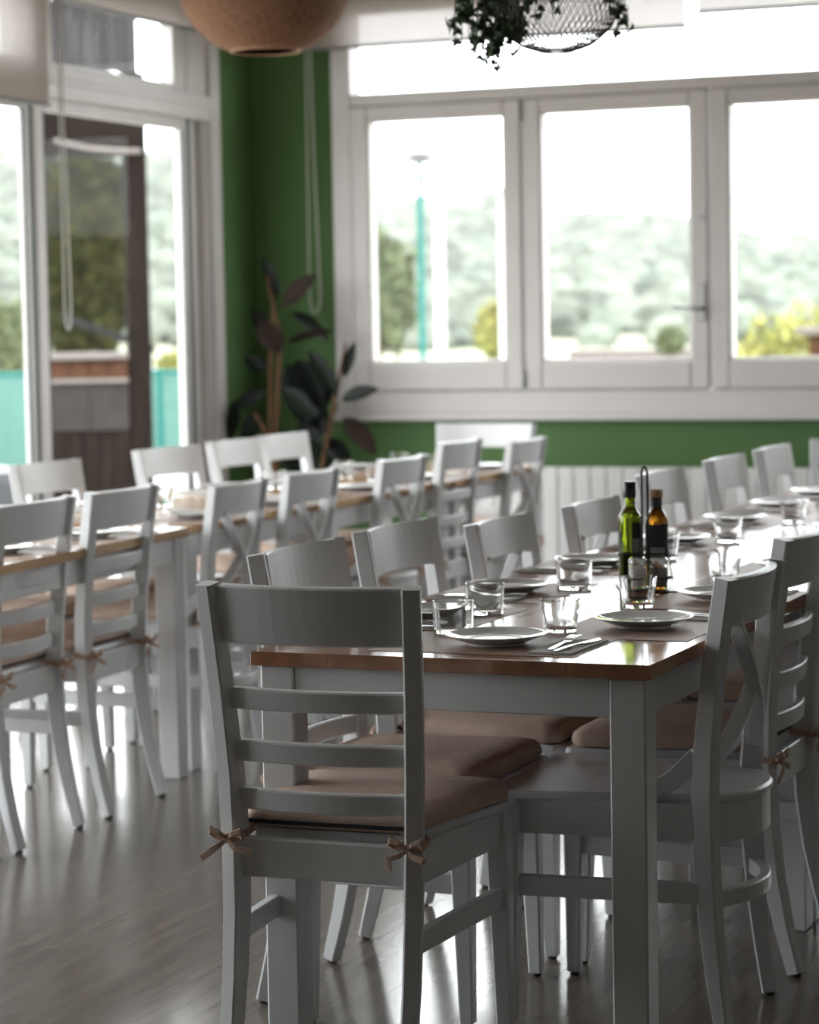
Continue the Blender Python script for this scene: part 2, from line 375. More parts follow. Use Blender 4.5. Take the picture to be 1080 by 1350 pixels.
b = MB(); b.box((xa, 10.425, .03), (XL - .03, DY1 - .105, 2.286), .003); b.obj('fixed_panel', M['frame'], doorf)
b = MB(); b.box((xa, 10.40, 2.39), (xb - .02, DY1 - .105, DZ1), .004); b.obj('frame_panel', M['frame'], doorf)

# roller blinds and their bead chains
def chain_obj(name, pts, parent):
    b = MB(); b.tube(pts, .0042, 6); return b.obj(name, M['chain'], parent)
def roller_blind(label, axis, a, bb, off, zbot, ztop, ch=None, zch=1.38):
    t = thing('roller_blind', label, 'blind', (0, 0, 0), 0, 'sheer roller blinds')
    P = (lambda u, d, z: (u, YB - off + d, z)) if axis == 'x' else (lambda u, d, z: (XL + off - d, u, z))
    b = MB(); b.add([P(a, 0, zbot), P(bb, 0, zbot), P(bb, 0, ztop), P(a, 0, ztop)], [(0, 1, 2, 3)]); b.obj('blind_fabric', M['blind'], t)
    b = MB(); b.tube([P(a - .004, 0, zbot), P(bb + .004, 0, zbot)], .009, 8); b.obj('bottom_bar', M['bar'], t)
    b = MB(); b.tube([P(a, .0, ztop + .03), P(bb, .0, ztop + .03)], .034, 14); b.obj('roller', M['frame'], t)
    if ch is not None:
        d = .012; w = .028; pts = [P(ch - w * .7, d, ztop + .03), P(ch - w, d, zch + .1), P(ch - w * .8, d, zch + .03), P(ch - w * .3, d, zch + .003), P(ch + w * .3, d, zch), P(ch + w * .8, d, zch + .025), P(ch + w, d, zch + .09), P(ch + w * .3, d, (zch + ztop) / 2), P(ch - w * .2, d, ztop + .03)]
        chain_obj('bead_chain', pts, t)
    return t
roller_blind('sheer beige roller blind lowered over the back window beside the green corner', 'x', -4.915, -3.10, .10, 2.632, 2.98, -4.93, 1.40)
roller_blind('sheer pale roller blind higher up over the right-hand part of the back window', 'x', -3.045, -1.1, .10, 2.688, 2.98)
roller_blind('sheer beige roller blind lowered over the door transom at the left edge', 'y', 7.4, 9.03, .07, 2.245, 2.98)
roller_blind('sheer beige roller blind rolled almost up over the glass terrace door', 'y', 9.10, 10.55, .07, 2.675, 2.98, 9.16, 1.34)

# radiator of flat aluminium sections below the back window
t = thing('radiator', 'long white ribbed radiator under the back window on the green wall', 'radiator', (-4.20, YB - .07, 0))
sec = MB(); sec.box((.002, -.012, .12), (.076, 0.0, .675), .004); sec.box((.028, -.0, .14), (.05, .05, .66), .004); sec.box((.004, .0, .640), (.074, .052, .672), .006); sec.box((.004, 0, .12), (.074, .05, .16), .006)
sec_me = sec.mesh('radiator_section', M['radiator'])
for i in range(44): ref(sec_me, 'radiator_section', t, (i * .078, 0, 0))
b = MB(); b.tube([(-.03, .03, .64), (44 * .078 + .02, .03, .64)], .014, 8); b.tube([(-.03, .03, .14), (44 * .078 + .02, .03, .14)], .014, 8); b.tube([(-.02, .03, .14), (-.02, .03, .0)], .01, 8); b.obj('pipe', M['radiator'], t)

# ------------------------------------------------------------------ chairs
def post_path(s, top):
    k = top / .90; fl = 1.0 if top > .88 else .55
    return [(s * .168, -.193 - .064 * fl, 0), (s * .168, -.193 - .040 * fl, .10), (s * .168, -.193 - .020 * fl, .20), (s * .168, -.193 - .006 * fl, .31), (s * .170, -.193, .43), (s * .174, -.198, .56 * k), (s * .182, -.215, .72 * k), (s * .191, -.243, top)]
POST_S = [(.030, .030), (.031, .034), (.032, .039), (.033, .044), (.033, .046), (.033, .042), (.033, .038), (.033, .034)]
def post_at(z, top):
    p = post_path(1, top)
    for a, c in zip(p, p[1:]):
        if a[2] <= z <= c[2]:
            f = (z - a[2]) / (c[2] - a[2]); return [a[i] + f * (c[i] - a[i]) for i in range(3)]
    return p[-1]
def rail(mb, z, h, th, top, bulge=.028, n=12, inset=.012):
    x, y, _ = post_at(z, top); lo, hi = post_at(z - h / 2, top), post_at(z + h / 2, top)
    upv = Vector((0, hi[1] - lo[1], h)).normalized()
    mb.sweep(arc((-x + inset, y + .006, z), (x - inset, y + .006, z), (0, -bulge, 0), n), (th, h), tuple(upv), ch=.16)
def seat_outline(xf, xb, yf, yb, r, n=6, back_bulge=0.0):
    pts = []
    def corner(cx, cy, a0, rr):
        for i in range(n + 1):
            a = a0 + (PI / 2) * i / n; pts.append((cx + rr * math.cos(a), cy + rr * math.sin(a)))
    corner(xf - r, yf - r, 0, r); corner(-xf + r, yf - r, PI / 2, r)
    if back_bulge:
        for i in range(1, 16):
            u = -1 + 2 * i / 16; pts.append((xb * u, yb - back_bulge * (1 - abs(u) ** 2.4)))
    else:
        corner(-xb + r, yb + r, PI, r); corner(xb - r, yb + r, 1.5 * PI, r)
    return pts
def slab(mb, outline, layers):
    """layers = [(inset, z)], stacked rings of the outline shrunk towards its centre"""
    n = len(outline); cx = sum(p[0] for p in outline) / n; cy = sum(p[1] for p in outline) / n
    vs = []; fs = []
    for ins, z in layers:
        for x, y in outline:
            d = math.hypot(x - cx, y - cy); k = max(0, (d - ins) / d); vs.append((cx + (x - cx) * k, cy + (y - cy) * k, z))
    for i in range(len(layers) - 1):
        for q in range(n):
            w = (q + 1) % n; fs.append((i * n + q, i * n + w, (i + 1) * n + w, (i + 1) * n + q))
    fs.append(tuple(range(n))[::-1]); fs.append(tuple((len(layers) - 1) * n + q for q in range(n)))
    mb.add(vs, fs, 0, True)
def add_cushion(t, rnd=0):
    out = seat_outline(.213, .168, .214, -.178, .035)
    c = MB(); slab(c, out, [(.016, .4590), (.004, .4615), (.0, .468), (.0, .477), (.005, .487), (.016, .4945), (.045, .5000), (.09, .5030), (.14, .504)])
    cu = c.obj('cushion', M['cushion'], t)
    u = MB(); pp = [(-.171, -.160, .4705), (-.163, -.173, .4705), (-.135, -.1795, .4705), (0, -.1800, .4705), (.135, -.1795, .4705), (.163, -.173, .4705), (.171, -.160, .4705)]
    u.sweep(pp, (.004, .007), (0, 0, 1), ch=.2); u.obj('cushion_piping', M['piping'], cu)
    for s in (-1, 1):
        x, y, z = s * .170, -.193, .452
        k = MB()
        # strap from the cushion round the post, knot, two loops, two tails
        k.sweep([(s * .135, -.165, .466), (x - s * .019, y + .020, z), (x - s * .021, y - .024, z - .004)], (.004, .013), ch=.1)
        k.sweep([(s * .150, -.160, .466), (x + s * .020, y + .020, z), (x + s * .021, y - .024, z - .006)], (.004, .013), ch=.1)
        ky = y - .031
        k.sweep([(x - s * .021, ky + .005, z - .004), (x, ky, z - .006), (x + s * .021, ky + .005, z - .006)], (.004, .013), ch=.1)
        bm = bmesh.new(); bmesh.ops.create_icosphere(bm, subdivisions=1, radius=.0095)
        for v in bm.verts: v.co = Vector((v.co.x + x, v.co.y * .8 + ky - .004, v.co.z + z - .006))
        k.frombm(bm, 0, True)
        kk = Vector((x, ky - .005, z - .006))
        for sg, dz in ((-1, .012), (1, .010)):
            lp = [kk, kk + Vector((sg * .013, -.010, dz)), kk + Vector((sg * .028, -.009, dz + .006)), kk + Vector((sg * .033, -.001, dz - .002)), kk + Vector((sg * .024, .003, dz - .009)), kk + Vector((sg * .012, .0, -.002))]
            k.sweep(lp, [(.005, .006), (.005, .010), (.005, .012), (.005, .012), (.005, .010), (.005, .006)], (.3 * sg, .2, 1), ch=.25)
            tl = [kk, kk + Vector((sg * .012, -.008, -.010)), kk + Vector((sg * (.026 + .006 * s), -.010, -.015)), kk + Vector((sg * (.040 - .008 * s), -.007, -.028 + .008 * sg))]
            k.sweep(tl, [(.005, .007), (.005, .010), (.005, .012), (.004, .012)], (.5 * sg, 0, 1), ch=.25)
        k.obj('cushion_tie', M['tie'], t)
def leg_glide(parent, x, y):
    g = MB(); g.lathe([(.008, .0), (.010, .001), (.010, .010), (.006, .012)], 10, (x, y, -.0)); g.obj('leg_glide', M['rubber'], parent)
def base_chair(name, top, round_back):
    t = thing(name, 'chair', 'chair')
    for s in (-1, 1):
        b = MB(); p = post_path(s, top); p[0] = (p[0][0], p[0][1], .008); b.sweep(p, [(a, c) for a, c in POST_S], (-s * .28, .96, .0), ch=.1); po = b.obj('back_post', M['white'], t); leg_glide(po, p[0][0], p[0][1])
        b = MB(); b.sweep([(s * .194, .180, .445), (s * .196, .184, .30), (s * .200, .190, .008)], [(.042, .042), (.040, .040), (.027, .027)], (0, 1, 0), ch=.1); lg = b.obj('front_leg', M['white'], t); leg_glide(lg, s * .200, .190)
        b = MB(); b.sweep([(s * .169, -.197, .275), (s * .197, .186, .275)], (.020, .040), ch=.12); b.obj('stretcher', M['white'], t)
    b = MB()
    b.box((-.176, .172, .375), (.176, .192, .445), .003)
    for s in (-1, 1): b.sweep([(s * .170, -.19, .41), (s * .196, .182, .41)], (.020, .068), ch=.08)
    if round_back: b.sweep(arc((-.162, -.198, .405), (.162, -.198, .405), (0, -.060, 0), 12), (.020, .074), ch=.1)
    else: b.box((-.158, -.205, .375), (.158, -.183, .445), .003)
    b.obj('seat_frame', M['white'], t)
    b = MB()
    if round_back: slab(b, seat_outline(.221, .165, .222, -.200, .03, back_bulge=.072), [(.006, .440), (.0, .445), (.0, .454), (.005, .459)])
    else: slab(b, seat_outline(.221, .152, .222, -.172, .02), [(.004, .440), (.0, .444), (.0, .4535), (.004, .4582)])
    b.obj('seat', M['white'], t)
    return t
def ladder_chair():
    t = base_chair('dining_chair', .90, False)
    b = MB(); rail(b, .848, .104, .020, .90); b.obj('top_rail', M['white'], t)
    for z in (.696, .602, .515): b = MB(); rail(b, z, .038, .018, .90, .024); b.obj('slat', M['white'], t)
    return t
def cross_chair():
    t = base_chair('cross_back_chair', .87, True)
    b = MB(); rail(b, .822, .094, .020, .87); b.obj('top_rail', M['white'], t)
    for s in (-1, 1):
        a = post_at(.79, .87); c = post_at(.50, .87); b = MB()
        pts = []
        for i in range(13):
            u = i / 12; xx = s * (-.125 + .272 * (u ** 1.25)); zz = .785 - .275 * u
            yy = post_at(zz, .87)[1] - .028 * (1 - (2 * u - 1) ** 2) - .004 * s - .006
            pts.append((xx, yy, zz))
        b.sweep(pts, (.013, .030), (0, 1, .1), ch=.12); b.objs = b.obj('cross_brace', M['white'], t)
        b = MB(); b.sweep([(s * .172, -.180, .535), (s * .176, -.130, .485), (s * .181, -.075, .458)], (.016, .036), (0, .6, 1), ch=.12); b.obj('hip_brace', M['white'], t)
    b = MB(); b.sweep(arc((-.160, -.200, .262), (.160, -.200, .262), (0, -.058, 0), 12), (.022, .032), ch=.12); b.obj('stretcher', M['white'], t)
    return t
used_protos = set()
PROTO = {}
t = ladder_chair(); add_cushion(t); PROTO['ladder'] = t
t = cross_chair(); PROTO['cross'] = t
t = cross_chair(); add_cushion(t); t.name = 'cross_back_chair'; PROTO['crossc'] = t
def chair(kind, x, y, deg, label, group, sx=1):
    o = PROTO[kind] if kind not in used_protos else copy_tree(PROTO[kind]); used_protos.add(kind)
    o.location = (x, y, 0); o.rotation_euler = (0, 0, math.radians(deg)); o.scale = (sx, 1, 1)
    o['label'] = label; o['category'] = 'chair'; o['group'] = group
    return o
GF, GB = 'chairs around the front long table', 'chairs around the rear long table'
chair('ladder', -1.803, 4.205, 1, 'white ladder-back chair with tied cushion at the near end of front table', GF)
chair('ladder', -1.898, 4.665, -90, 'white ladder-back chair right behind the near end chair, left side of front table', GF)
chair('ladder', -1.908, 5.210, -91, 'white ladder-back chair second along the left side of the front table', GF)
chair('crossc', -1.865, 5.77, -90, 'white cross-back chair third along the left side of the front table', GF)
chair('crossc', -1.825, 6.365, -90, 'white cross-back chair left of the oil bottles on the front table', GF)
chair('ladder', -1.870, 7.170, -90, 'white ladder-back chair just right of the vinegar bottle, behind the front table', GF)
chair('ladder', -1.870, 7.890, -90, 'white ladder-back chair second to the right of the vinegar bottle', GF)
chair('ladder', -1.870, 8.520, -90, 'white ladder-back chair third to the right of the vinegar bottle, highest in view', GF)
chair('cross', -2.05, 9.40, 176, 'white chair at the far end of the front table, cut by the picture edge', GF)
chair('cross', -1.447, 4.700, 90, 'white cross-back chair with bare wooden seat, no cushion, right side of front table', GF)
chair('ladder', -1.458, 5.190, 90, 'white ladder-back chair with tied cushion right behind the bare cross-back chair', GF)
chair('ladder', -1.405, 5.88, 90, 'white ladder-back chair third along the right side of the front table', GF)
chair('ladder', -3.640, 5.765, 92, 'white ladder-back chair cut by the left edge, before the rear table', GB)
chair('ladder', -3.640, 6.245, 92, 'white ladder-back chair with scuffed top rail, second from the left edge', GB)
chair('crossc', -3.640, 6.985, 93, 'white cross-back chair beside the table leg where two rear tables meet', GB)
chair('crossc', -3.640, 7.540, 91, 'white cross-back chair in front of the joint between rear tables', GB)
chair('crossc', -3.640, 8.330, 90, 'white cross-back chair further along the near side of the rear table', GB)
chair('ladder', -3.650, 8.930, 90, 'taller white ladder-back chair between two cross-backs far along the rear table', GB)
chair('crossc', -3.640, 9.660, 90, 'white cross-back chair farthest along the near side of the rear table', GB)
chair('ladder', -4.10, 7.44, -92, 'white ladder-back chair in front of the dark kiosk, behind the rear table', GB)
chair('ladder', -4.130, 8.36, -97, 'white ladder-back chair at the terrace door stile, behind the rear table', GB)
chair('ladder', -4.130, 8.95, -92, 'white ladder-back chair beside the green wall corner, left one of a pair', GB)
chair('ladder', -4.140, 9.42, -92, 'white ladder-back chair in front of the rubber plant, right one of a pair', GB)
chair('ladder', -3.86, 10.16, 178, 'wide white ladder-back chair at the far end, backed against the green wall', GB, 1.12)
chair('ladder', -4.120, 6.90, -90, 'white ladder-back chair at the left edge, before the grey bin outside', GB)

# ------------------------------------------------------------------ tables
def table(label, x0, x1, y0, y1, rz=0, npl=5, wood='wood'):
    cx, cy = (x0 + x1) / 2, (y0 + y1) / 2; w, l = (x1 - x0) / 2, (y1 - y0) / 2
    t = thing('dining_table', label, 'table', (cx, cy, 0), math.radians(rz), 'white tables with brown wooden tops')
    pw = 2 * w / npl
    pm = MB(); pm.box((-pw / 2 + .0001, -l, .724), (pw / 2 - .0001, l, .750), .0007); me = pm.mesh('plank', M[wood])
    for i in range(npl): ref(me, 'plank', t, (-w + pw * (i + .5), 0, 0))
    li = .013; s = .066
    for a in (-1, 1):
        for c in (-1, 1):
            b = MB(); b.box((a * (w - li), c * (l - li), .0), (a * (w - li - s), c * (l - li - s), .7238), .0035); b.obj('leg', M['table_white'], t)
        b = MB(); b.box((-w + li + s + .001, a * (l - li - .006), .652), (w - li - s - .001, a * (l - li - .028), .7236), .002); b.obj('apron', M['table_white'], t)
        b = MB(); b.box((a * (w - li - .006), -l + li + s + .001, .652), (a * (w - li - .028), l - li - s - .001, .7236), .002); b.obj('apron', M['table_white'], t)
    b = MB(); b.box((-w + .045, -.03, .70), (w - .045, .03, .7236), .002); b.obj('cross_batten', M['wood'], t)
    return t
table('nearest white table with brown wooden top, laid with plates and tumblers', -2.020, -1.255, 4.188, 5.478)
table('white table carrying the oil and vinegar bottles, second in the front row', -2.020, -1.255, 5.481, 6.770)
table('white table third in the front row, behind the bottles', -2.025, -1.260, 6.774, 8.063)
table('white table farthest in the front row, near the radiator', -2.025, -1.260, 8.067, 9.3)
table('white table at the picture edge, first in the rear row, brown wooden top', -4.20, -3.413, 5.44, 6.735, 3.5, wood='wood_pale_lit')
table('short white table second in the rear row, beside the broad doubled leg', -4.24, -3.475, 6.80, 7.815, wood='wood_pale_lit')
table('white table third in the rear row, in front of the door jamb', -4.215, -3.450, 7.819, 8.95, wood='wood_pale_lit')
table('white table farthest in the rear row, by the green wall', -4.205, -3.440, 8.954, 9.98, wood='wood_pale_lit')

# ------------------------------------------------------------------ tableware
TZ = .7502
m_ = MB(); m_.box((-.20, -.145, 0), (.20, .145, .0008)); MAT_ME = m_.mesh('placemat', M['kraft'])
m_ = MB(); m_.lathe([(.0, .003), (.048, .003), (.05, .0), (.054, .0), (.056, .004), (.068, .0075), (.090, .0162), (.096, .0188), (.0965, .0203), (.0945, .0208), (.090, .0192), (.075, .0142), (.066, .0118), (.058, .0104), (.05, .0100), (.0, .0098)], 56); PLATE_ME = m_.mesh('plate', M['plate'])
m_ = MB(); m_.lathe([(.0, .0), (.026, .0), (.030, .0015), (.0315, .004), (.0345, .03), (.0395, .062), (.0397, .0640), (.0385, .0650), (.0372, .0640), (.0370, .062), (.0322, .03), (.0292, .011), (.026, .0085), (.0, .0080)], 40); GLASS_ME = m_.mesh('tumbler', M['glass'])
m_ = MB(); m_.lathe([(.0, .0), (.034, .0), (.0375, .0015), (.0385, .004), (.0393, .03), (.0402, .060), (.0402, .0620), (.0390, .0628), (.0380, .0620), (.0378, .060), (.0368, .03), (.0355, .009), (.033, .0075), (.0, .0070)], 40); GLASS2_ME = m_.mesh('tumbler', M['glass'])
m_ = MB(); m_.box((-.042, -.10, 0), (.042, .10, .0022), .0005); m_.box((-.0415, -.0995, .0023), (.0405, .0985, .0038), .0005); NAP_ME = m_.mesh('napkin', M['napkin'])
def cutlery_mesh(kind):
    b = MB(); z = .0045
    hs = [(0, -.095, z), (0, -.085, z), (0, -.05, z + .0012), (0, -.005, z + .0015), (0, .012, z + .001)]
    b.sweep(hs, [(.008, .002), (.0125, .0032), (.0105, .0034), (.0062, .003), (.0055, .0026)], ch=.25, smooth=True)
    if kind == 'knife':
        b.sweep([(0, .010, z + .001), (0.001, .02, z + .001), (.002, .06, z), (.001, .085, z), (-.004, .103, z)], [(.006, .0024), (.013, .0018), (.0165, .0014), (.0155, .0013), (.003, .001)], ch=.25)
    else:
        b.sweep([(0, .010, z + .001), (0, .022, z - .0005), (0, .034, z + .0008), (0, .045, z + .003)], [(.006, .0026), (.013, .002), (.021, .0019), (.0215, .0018)], ch=.25)
        for k in range(4):
            xx = -.0084 + k * .0056
            b.sweep([(xx, .043, z + .003), (xx, .068, z + .0056), (xx * .96, .092, z + .0045)], [(.0036, .0018), (.0031, .0016), (.0015, .001)], ch=.2)
    return b.mesh(kind, M['steel'])
FORK_ME, KNIFE_ME = cutlery_mesh('fork'), cutlery_mesh('knife')
TABLEW = []
def setting(x, y, deg, where, grp, glass=None, gm=None, plate=True, cut=True, mat_off=(0, 0), near=False, naplist=True):
    """one place setting; local +y points from the sitter to the table middle"""
    a = math.radians(deg); c, s = math.cos(a), math.sin(a)
    W = lambda u, v: (x + c * u - s * v, y + s * u + c * v)
    px, py = W(*mat_off)
    tag(ref(MAT_ME, 'placemat', None, (px, py, TZ), (0, 0, a)), 'brown kraft placemat ' + where, 'placemat', 'kraft placemats ' + grp)
    z = TZ + .0009
    if plate: tag(ref(PLATE_ME, 'plate', None, (x, y, z), (0, 0, a)), 'round grey-white plate ' + where, 'plate', 'plates ' + grp)
    if cut:
        u, v = W(.150, -.02)
        tag(ref(NAP_ME, 'napkin', None, (u, v, z), (0, 0, a - .03)), 'folded napkin under cutlery ' + where, 'napkin', 'napkins ' + grp)
        u, v = W(.135, -.005); tag(ref(FORK_ME, 'fork', None, (u, v, z + .0008), (0, 0, a + .05)), 'steel fork ' + where, 'fork', 'forks ' + grp)
        u, v = W(.166, -.02); tag(ref(KNIFE_ME, 'knife', None, (u, v, z + .0008), (0, 0, a - .12)), 'steel knife ' + where, 'knife', 'knives ' + grp)
    if glass: tag(ref(gm or GLASS_ME, 'tumbler', None, (glass[0], glass[1], TZ + .0002), (0, 0, 0)), 'clear glass tumbler ' + where, 'glass', 'tumblers ' + grp)
T1, T2 = 'on the front table', 'on the rear table'
setting(-1.614, 4.395, 0, 'at the near end of the front table', T1, (-1.752, 4.535), GLASS2_ME)
setting(-1.425, 4.715, 90, 'in front of the bare-seated cross-back chair', T1, (-1.555, 4.595))
setting(-1.890, 4.755, -90, 'nearest along the left side of the front table', T1, (-1.803, 4.848), GLASS2_ME)
setting(-1.895, 5.250, -90, 'second along the left side of the front table', T1, (-1.775, 5.345), GLASS2_ME)
setting(-1.895, 5.860, -90, 'left of the oil bottle on the front table', T1, (-1.775, 6.055))
setting(-1.870, 6.480, -90, 'just right of the vinegar bottle', T1, (-1.742, 6.545))
setting(-1.890, 7.180, -90, 'second along behind the bottles on the front table', T1, (-1.720, 7.195))
setting(-1.900, 7.760, -90, 'third along behind the bottles on the front table', T1, (-1.66, 7.62))
setting(-1.900, 8.30, -90, 'fourth along behind the bottles on the front table', T1, (-1.74, 8.36))
setting(-1.400, 5.210, 90, 'before the chair behind the bare-seated cross-back', T1, (-1.530, 5.025))
setting(-1.400, 5.86, 90, 'third along the right side of the front table', T1, (-1.500, 5.600))
setting(-1.400, 6.55, 90, 'fourth along the right side of the front table', T1, (-1.52, 6.50))
setting(-1.400, 7.25, 90, 'fifth along the right side of the front table', T1, (-1.60, 7.12))
for i, (yy, w) in enumerate(((5.86, 'nearest the left picture edge on the rear table'), (6.36, 'before the scuffed ladder-back chair at the rear table'), (7.05, 'before the cross-back chair beside the doubled table leg'), (7.60, 'before the cross-back chair at the rear table joint'),
                             (8.32, 'before the third cross-back chair of the rear table'), (8.92, 'before the tall ladder-back chair of the rear table'), (9.58, 'before the farthest cross-back chair of the rear table'))):
    setting(-3.57, yy, 90, w, T2, (-3.72, yy - .08))
for i, (yy, w) in enumerate(((6.55, 'across from the scuffed chair at the rear table'), (7.42, 'before the rear table chair by the dark kiosk'), (8.30, 'before the rear table chair by the door stile'), (8.93, 'before the rear table chair by the green corner'), (9.50, 'before the rear table chair by the rubber plant'))):
    setting(-4.09, yy, -90, w, T2, (-3.93, yy + .09))
# oil and vinegar caddy
cx, cy, ca = -1.618, 5.375, .38
cad = thing('condiment_caddy', 'black wire condiment caddy with tall loop handle on the front table', 'caddy', (cx, cy, TZ), ca)
def CP(u, v): return (cx + u * math.cos(ca) - v * math.sin(ca), cy + u * math.sin(ca) + v * math.cos(ca))
b = MB(); b.box((-.062, -.085, .0), (.062, .085, .004), .0015); b.obj('base', M['black'], cad)
b = MB(); b.tube([(-.0065, .01, .003), (-.0065, .01, .258), (-.004, .01, .267), (.0, .01, .270), (.004, .01, .267), (.0065, .01, .258), (.0065, .01, .003)], .0028, 8); b.obj('handle', M['black'], cad)
b = MB()
for sx in (-.030, .030):
    b.tube([(sx + .0295 * math.cos(2 * PI * i / 20), .053 + .0295 * math.sin(2 * PI * i / 20), .075) for i in range(20)], .0022, 6, closed=True)
    b.tube([(sx + .0255 * math.cos(2 * PI * i / 20), -.052 + .0255 * math.sin(2 * PI * i / 20), .03) for i in range(20)], .0022, 6, closed=True)
b.tube([(0, .03, .075), (0, .01, .075), (0, -.035, .03)], .0022, 6); b.tube([(0.03, .082, .075), (0.03, .082, .003)], .0022, 6); b.tube([(-0.03, .082, .075), (-0.03, .082, .003)], .0022, 6)
b.obj('holder_ring', M['black'], cad)
def bottle(name, label, x, y, glass, r, prof, capcol, cap, labels):
    t = thing(name, label, 'bottle', (x, y, TZ + .0045), 0, 'bottles in the caddy')
    b = MB(); b.lathe(prof, 36); b.obj('bottle_glass', glass, t)
    b = MB(); b.lathe([(cap[0], cap[1]), (cap[0] + .0005, cap[1] + .002), (cap[0] + .0005, cap[2] - .002), (cap[0] - .001, cap[2]), (.0, cap[2])], 24); b.obj('cap', capcol, t)
    for nm, a0, a1, za, zb, m in labels:
        vs = []; fs = []; n = 14
        for i in range(n + 1):
            a = a0 + (a1 - a0) * i / n
            for rr, zz in ((r + .0004, za), (r + .0004, zb), (r + .0009, zb), (r + .0009, za)): vs.append((rr * math.cos(a), rr * math.sin(a), zz))
        for i in range(n):
            for q in range(4): fs.append((i * 4 + q, i * 4 + (q + 1) % 4, i * 4 + 4 + (q + 1) % 4, i * 4 + 4 + q))
        lb = MB(); lb.add(vs, fs, 0, True); lb.obj(nm, m, t)
    return t
va = math.atan2(-cy, -cx)                                           # direction from the bottles towards the viewer
R1 = .0255
bottle('oil_bottle', 'tall green glass olive oil bottle with black cap in the caddy', *CP(-.030, .053), M['oil'], R1,
       [(.0, .003), (.018, .003), (.022, .0), (.0245, .002), (R1, .006), (R1, .150), (.0245, .157), (.0185, .166), (.0145, .173), (.0128, .182), (.0122, .205), (.0122, .214), (.0, .214)],
       M['black'], (.0142, .196, .232), [('label', va + .18, va + 1.35, .052, .142, M['label_dark']), ('label_panel', va + .2, va + .98, .040, .106, M['label_grey']), ('back_label', va - 1.5, va - .85, .082, .122, M['label_dark'])])
bottle('vinegar_bottle', 'amber vinegar bottle with dark label and tan collar in the caddy', *CP(.030, .053), M['vinegar'], .0250,
       [(.0, .003), (.018, .003), (.022, .0), (.024, .002), (.025, .006), (.025, .142), (.0235, .152), (.0175, .162), (.0140, .168), (.0122, .176), (.0118, .2), (.0118, .206), (.0, .206)],
       M['cork'], (.0140, .196, .213), [('label', va - 1.45, va + 1.45, .048, .136, M['label_dark']), ('label_panel', va - .6, va + .75, .050, .085, M['label_grey'])])
b = MB(); b.lathe([(.0126, .168), (.0128, .196)], 20); o = b.obj('neck_sleeve', M['black'], bpy.data.objects['vinegar_bottle'])
for nm, sx, fill, lab in (('salt_shaker', -.022, 'salt', 'glass shaker of white salt with chrome top in front of the caddy bottles'), ('pepper_shaker', .024, 'pepper', 'glass shaker of brown pepper with chrome top in front of the caddy bottles')):
    t = thing(nm, lab, 'shaker', (*CP(sx, -.052), TZ + .0045), 0, 'shakers in the caddy')
    b = MB(); b.lathe([(.0, .0), (.018, .0), (.0205, .002), (.021, .005), (.021, .052), (.0195, .056), (.018, .056), (.0188, .052), (.0188, .006), (.0, .005)], 28); b.obj('jar', M['glass'], t)
    b = MB(); b.lathe([(.0, .0062), (.0184, .0062), (.0184, .048), (.0, .048)], 24); b.obj('contents', M[fill], t)
    b = MB(); b.lathe([(.0205, .0555), (.0208, .057), (.0205, .066), (.016, .071), (.0, .0725)], 24); b.obj('lid', M['steel'], t)

# ------------------------------------------------------------------ pendants
def ell_prof(a, bz, z0, rb, n=26, ztop=None):
    """profile of a flattened ellipsoid whose bottom is cut where the radius is rb"""
    out = []
    t0 = -math.acos(rb / a); t1 = math.acos(.30)
    for i in range(n + 1):
        t = t0 + (t1 - t0) * i / n; out.append((a * math.cos(t), z0 + bz * (math.sin(t) - math.sin(t0))))
    return out
LX, LY, LZ = -3.80, 8.11, 2.300
lamp = thing('rattan_pendant', 'brown woven rattan bowl pendant hanging over the rear table', 'lamp', (LX, LY, LZ))
prof = ell_prof(.293, .245, 0, .118)
b = MB(); NS = 72
outer = []; 
inner = [(r_ - .006, z_ + .001) for r_, z_ in prof][::-1]
b.lathe(prof + inner + [prof[0]], 56); b.obj('shade', M['rattan'], lamp)
b = MB()
for i in range(1, len(prof) - 1):
    for k in (0, .5):
        r_ = prof[i][0] * (1 - k) + prof[i + 1][0] * k; z_ = prof[i][1] * (1 - k) + prof[i + 1][1] * k
        b.tube([((r_ + .0015 + .0025 * math.cos(q * PI)) * math.cos(2 * PI * q / NS), (r_ + .0015 + .0025 * math.cos(q * PI)) * math.sin(2 * PI * q / NS), z_) for q in range(NS)], .0035, 4, closed=True)
o = b.obj('woven_strands', M['rattan'], lamp); o['kind'] = 'stuff'
b = MB(); b.tube([(.120 * math.cos(2 * PI * q / 40), .120 * math.sin(2 * PI * q / 40), .0) for q in range(40)], .0045, 8, closed=True); b.obj('rim', M['rattan_rim'], lamp)
b = MB(); b.tube([(0, 0, .38), (0, 0, ZC - LZ)], .004, 8); b.obj('cord', M['cord'], lamp)
b = MB(); b.lathe([(.0, .20), (.03, .21), (.045, .25), (.035, .29), (.018, .31), (.018, .38), (.0, .38)], 20); b.obj('bulb', M['lamp_white'], lamp)
b = MB(); b.lathe([(.05, ZC - LZ - .03), (.05, ZC - LZ)], 20); b.obj('ceiling_rose', M['frame'], lamp)

